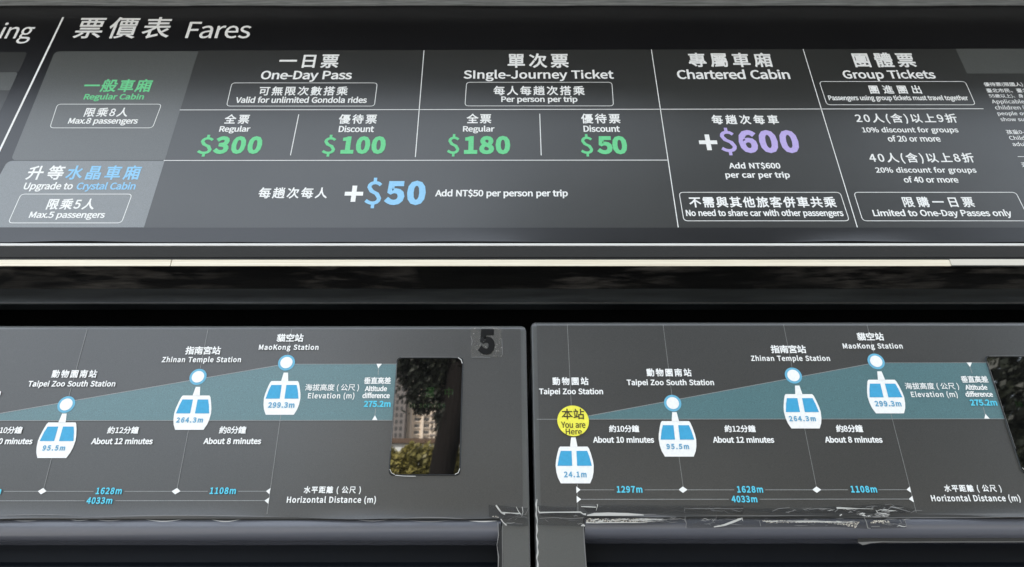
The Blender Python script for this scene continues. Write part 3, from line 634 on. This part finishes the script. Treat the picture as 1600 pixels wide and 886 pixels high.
# rows of slivers under the left sheet edge
rnd = random.Random(4)
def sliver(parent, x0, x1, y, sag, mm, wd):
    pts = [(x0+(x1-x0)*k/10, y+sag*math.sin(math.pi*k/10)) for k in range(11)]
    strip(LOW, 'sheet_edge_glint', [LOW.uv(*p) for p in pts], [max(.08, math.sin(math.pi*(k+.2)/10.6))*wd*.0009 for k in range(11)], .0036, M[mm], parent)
for x0, x1, y, s, mm, wd in [(-10, 130, 806, -1.2, 'crease_glint_dim', .9), (130, 450, 808.5, -2.6, 'crease_glint_dim', 1.2), (112, 140, 812.6, 1.6, 'crease_glint_dim', 1), (155, 190, 813, 1.6, 'crease_glint_dim', 1.2), (230, 284, 812.5, 2.8, 'crease_glint', 1.0),
                             (332, 375, 812.6, 3, 'crease_glint', 1.2), (25, 60, 814, .8, 'crease_glint_dim', 1), (620, 730, 811.8, -2.6, 'crease_glint_dim', 1.4), (640, 700, 814, 2, 'crease_glint_dim', 1), (733, 776, 814.6, 1, 'crease_glint', 1.6), (560, 605, 813, 1.8, 'crease_glint_dim', 1)]:
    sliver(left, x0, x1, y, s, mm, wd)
for x0, x1, y, s, mm, wd in [(1070, 1300, 806, .6, 'crease_glint_dim', .8), (1300, 1600, 808.8, .8, 'crease_glint_dim', 1.0), (1430, 1640, 803.5, .6, 'crease_glint_dim', .9)]:
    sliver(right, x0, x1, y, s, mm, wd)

# ================================================================== BOOTH
bo = thing('ticket_booth', 'dark booth housing the machines, seen as the black gap above them', 'booth', (0, 1.6, 0))
box('back_wall', -1.6, 1.7, 1.60, 1.75, 0, 3.3, M['matte'], bo)
for x in (-1.6, 1.55): box('side_wall', x, x+.15, 1.0, 1.599, 0, 3.3, M['matte'], bo)
box('filler_panel', -1.449, U0-PITCH_X-.004, 1.06, 1.58, 0, 2.06, M['matte'], bo); box('filler_panel', U1+.004, 1.549, 1.06, 1.58, 0, 2.06, M['matte'], bo)
box('roof_slab', -1.6, 1.7, 1.172, 1.76, 3.302, 3.45, M['matte'], bo)
box('ceiling_panel', -1.449, 1.549, 1.21, 1.598, 2.45, 2.47, M['matte'], bo)

# ================================================================== WHAT THE DISPLAY MIRRORS: tree, hedge, wall, apartment block
def leaves(name, pts, size, mm, parent=None, n_per=1):
    vs_, fs = [], []
    for p in pts:
        a = Vector((random.gauss(0, 1), random.gauss(0, 1), random.gauss(0, 1))).normalized(); b2 = a.orthogonal().normalized(); c = a.cross(b2)
        s = size*random.uniform(.6, 1.3); k = len(vs_)
        vs_ += [p-b2*s, p-c*s*.5, p+b2*s, p+c*s*.5]; fs.append((k, k+1, k+2, k+3))
    return mesh(name, vs_, fs, mm, parent)
def leafmat(name, a, c):
    m = mat(name, a, .5); f = noise(m, coords(m), 3, 4, .6); N, L, b = nodes(m)
    L.new(ramp(m, f, .35, a, .65, c), b.inputs['Base Color']); return m
m_bark = mat('dark_bark', (.012, .010, .009), .95, spec=.1); f = noise(m_bark, coords(m_bark, (6, 6, 1)), 5, 6, .6); bump(m_bark, f, .8, .03)
tr = thing('broad_tree', 'dark leafy tree mirrored in the small display of the left machine', 'tree', (-.55, -7.0, .0))
def limb(name, pts, rad, mm, parent, n=12):
    vs_, fs = [], []
    for (x, y, z), r in zip(pts, rad):
        for k in range(n):
            a = 2*math.pi*k/n; vs_.append((x+r*math.cos(a)*(1+.12*math.sin(3*a+z)), y+r*math.sin(a), z))
    for j in range(len(pts)-1):
        for k in range(n): fs.append((j*n+k, j*n+(k+1) % n, (j+1)*n+(k+1) % n, (j+1)*n+k))
    return mesh(name, vs_, fs, mm, parent, smooth=True)
limb('trunk', [(-.72, -7, 0), (-.80, -7, 2.0), (-.78, -7, 2.9), (-.71, -7, 3.4), (-.58, -7.0, 4.0), (-.55, -7.05, 4.6), (-.3, -7.1, 5.6), (.2, -7.2, 7)], [.26, .20, .155, .15, .155, .155, .12, .07], m_bark, tr)
limb('limb', [(-.58, -7, 3.9), (-.85, -7.1, 4.3), (-1.3, -7.2, 4.9), (-1.9, -7.3, 5.6)], [.10, .09, .07, .03], m_bark, tr)
limb('limb', [(-.5, -7, 4.3), (.2, -7.3, 4.9), (1.2, -7.5, 5.6), (2.2, -7.8, 6.2)], [.13, .11, .08, .03], m_bark, tr)
pts = []
for (cx_, cy_, cz_, rx, ry, rz, n) in [(-.9, -7.2, 4.95, .62, .5, .55, 2600), (-1.0, -7.1, 4.35, .28, .35, .42, 750), (-1.3, -7.1, 4.95, .42, .4, .6, 1500), (-.72, -7.2, 3.95, .16, .3, .3, 260), (-.3, -7.3, 4.8, .8, .6, .5, 2600), (.8, -7.6, 5.2, 1.3, .9, .9, 4200), (2.4, -7.8, 5.6, 1.4, 1.0, 1.2, 4200),
                                       (.2, -7.8, 6.6, 1.9, 1.3, 1.2, 5200), (2.2, -8.2, 7.6, 2.2, 1.5, 1.6, 5600), (4.2, -8, 6.5, 1.8, 1.3, 2.0, 5200), (4.5, -8.4, 4.2, 1.6, 1.2, 1.6, 3600), (7.0, -8.4, 4.6, 1.9, 1.2, 1.9, 5000), (3.2, -8.5, 9.6, 1.8, 1.4, 1.4, 3600), (1.3, -8.4, 9.2, 1.5, 1.2, 1.6, 3000), (5.4, -8.5, 9.4, 2.2, 1.5, 2.2, 5000)]:
    for _ in range(n):
        while True:
            d = Vector((random.uniform(-1, 1), random.uniform(-1, 1), random.uniform(-1, 1)))
            if .25 < d.length < 1: break
        pts.append(Vector((cx_+d.x*rx, cy_+d.y*ry, cz_+d.z*rz)))
leaves('crown', pts+[p+Vector((random.gauss(0, .05), random.gauss(0, .05), random.gauss(0, .05))) for p in pts if p.z < 5.6], .042, leafmat('dark_leaf', (.008, .011, .006), (.020, .024, .012)), tr)
pts = []
for (cx_, cy_, cz_, rx, ry, rz, n) in [(1.9, -8.2, 3.9, 1.2, .8, 1.2, 1800), (4.2, -8.3, 3.9, 1.6, .8, 1.6, 3400), (6.8, -8.4, 4.2, 2.2, .8, 1.9, 7000), (3.0, -8.4, 8.6, 1.9, 1.4, 1.8, 3000), (5.4, -8.6, 8.6, 2.2, 1.4, 2.4, 4200), (7.9, -8.6, 8.2, 2.3, 1.4, 2.6, 4200), (5.0, -8.8, 11.2, 2.6, 1.5, 1.6, 3200), (1.2, -8.5, 9.6, 1.3, 1.1, 1.3, 1500)]:
    for _ in range(n):
        while True:
            d = Vector((random.uniform(-1, 1), random.uniform(-1, 1), random.uniform(-1, 1)))
            if .25 < d.length < 1: break
        pts.append(Vector((cx_+d.x*rx, cy_+d.y*ry, cz_+d.z*rz)))
leaves('outer_crown', pts, .11, bpy.data.materials['dark_leaf'], tr)
hd = []
for _ in range(24000):
    x = random.uniform(-2.3, .9); top = 3.86+.05*math.sin(x*9)+.04*math.sin(x*23+1); z = 2.75+(top-2.75)*random.random()**.6
    hd.append(Vector((x, -9.0+random.uniform(-.45, .45), z)))
tag(leaves('hedge', hd, .045, leafmat('olive_leaf', (.13, .12, .03), (.36, .31, .09))), 'olive green hedge mirrored at the bottom of the small display', 'hedge')
M['plaster'] = mat('cream_plaster', (.82, .70, .57), .8); M['plaster2'] = mat('grey_plaster', (.20, .18, .17), .8); M['pane'] = mat('dark_window', (.05, .05, .05), .3)
M['whitewall'] = mat('white_wall', (.75, .76, .74), .8); M['brown'] = mat('brown_coping', (.12, .075, .05), .8)
gw = thing('garden_wall', 'white garden wall with brown coping behind the mirrored hedge', 'wall', (0, -20, 2.9))
box('wall_panel', -4.2, 6, -20.3, -20, 2.0, 6.28, M['whitewall'], gw); box('coping', -4.3, 6, -20.4, -19.9, 6.282, 6.42, M['brown'], gw)
ab = thing('apartment_block', 'pinkish cream apartment block mirrored in the small display of the left machine', 'building', (-40, -330, 0))
box('tower_wall', -62, -22, -350, -320, 0, 104, M['plaster'], ab)
box('grey_wing', -49, -42, -319.9, -312, 0, 108, M['plaster2'], ab)
for k in range(4): box('pier', -40.6+k*5.2, -39.8+k*5.2, -319.95, -318.6, 60, 100, M['plaster'], ab)
for fl in range(17):
    z0 = 56+fl*2.9
    for x in (-37.6, -33.4, -27.2):
        box('window', x-1.1, x+1.1, -319.96, -319.7, z0, z0+1.5, M['pane'], ab); box('sill', x-1.3, x+1.3, -319.69, -319.2, z0-.4, z0, M['plaster'], ab)
    box('balcony_slab', -31.6, -29.2, -319.9, -318.4, z0-1.0, z0-.3, M['plaster2'], ab)
    for x in (-47.6, -45.6, -43.6): box('window', x-.5, x+.5, -311.98, -311.8, z0, z0+1.6, M['pane'], ab)

# unseen tree line added far behind the camera to darken reflections low on the panels
tp = []
for _ in range(9000):
    x = random.uniform(-110, 90); top = 9.5+1.6*math.sin(x*.21)+1.0*math.sin(x*.53+1)+.6*math.sin(x*1.3)
    tp.append(Vector((x, -70+random.uniform(-4, 4), top*random.random()**.8)))
tag(leaves('added_tree_line', tp, .95, bpy.data.materials['dark_leaf']), 'added unseen tree line that darkens reflections at the foot of the panels', 'trees', kind='stuff')
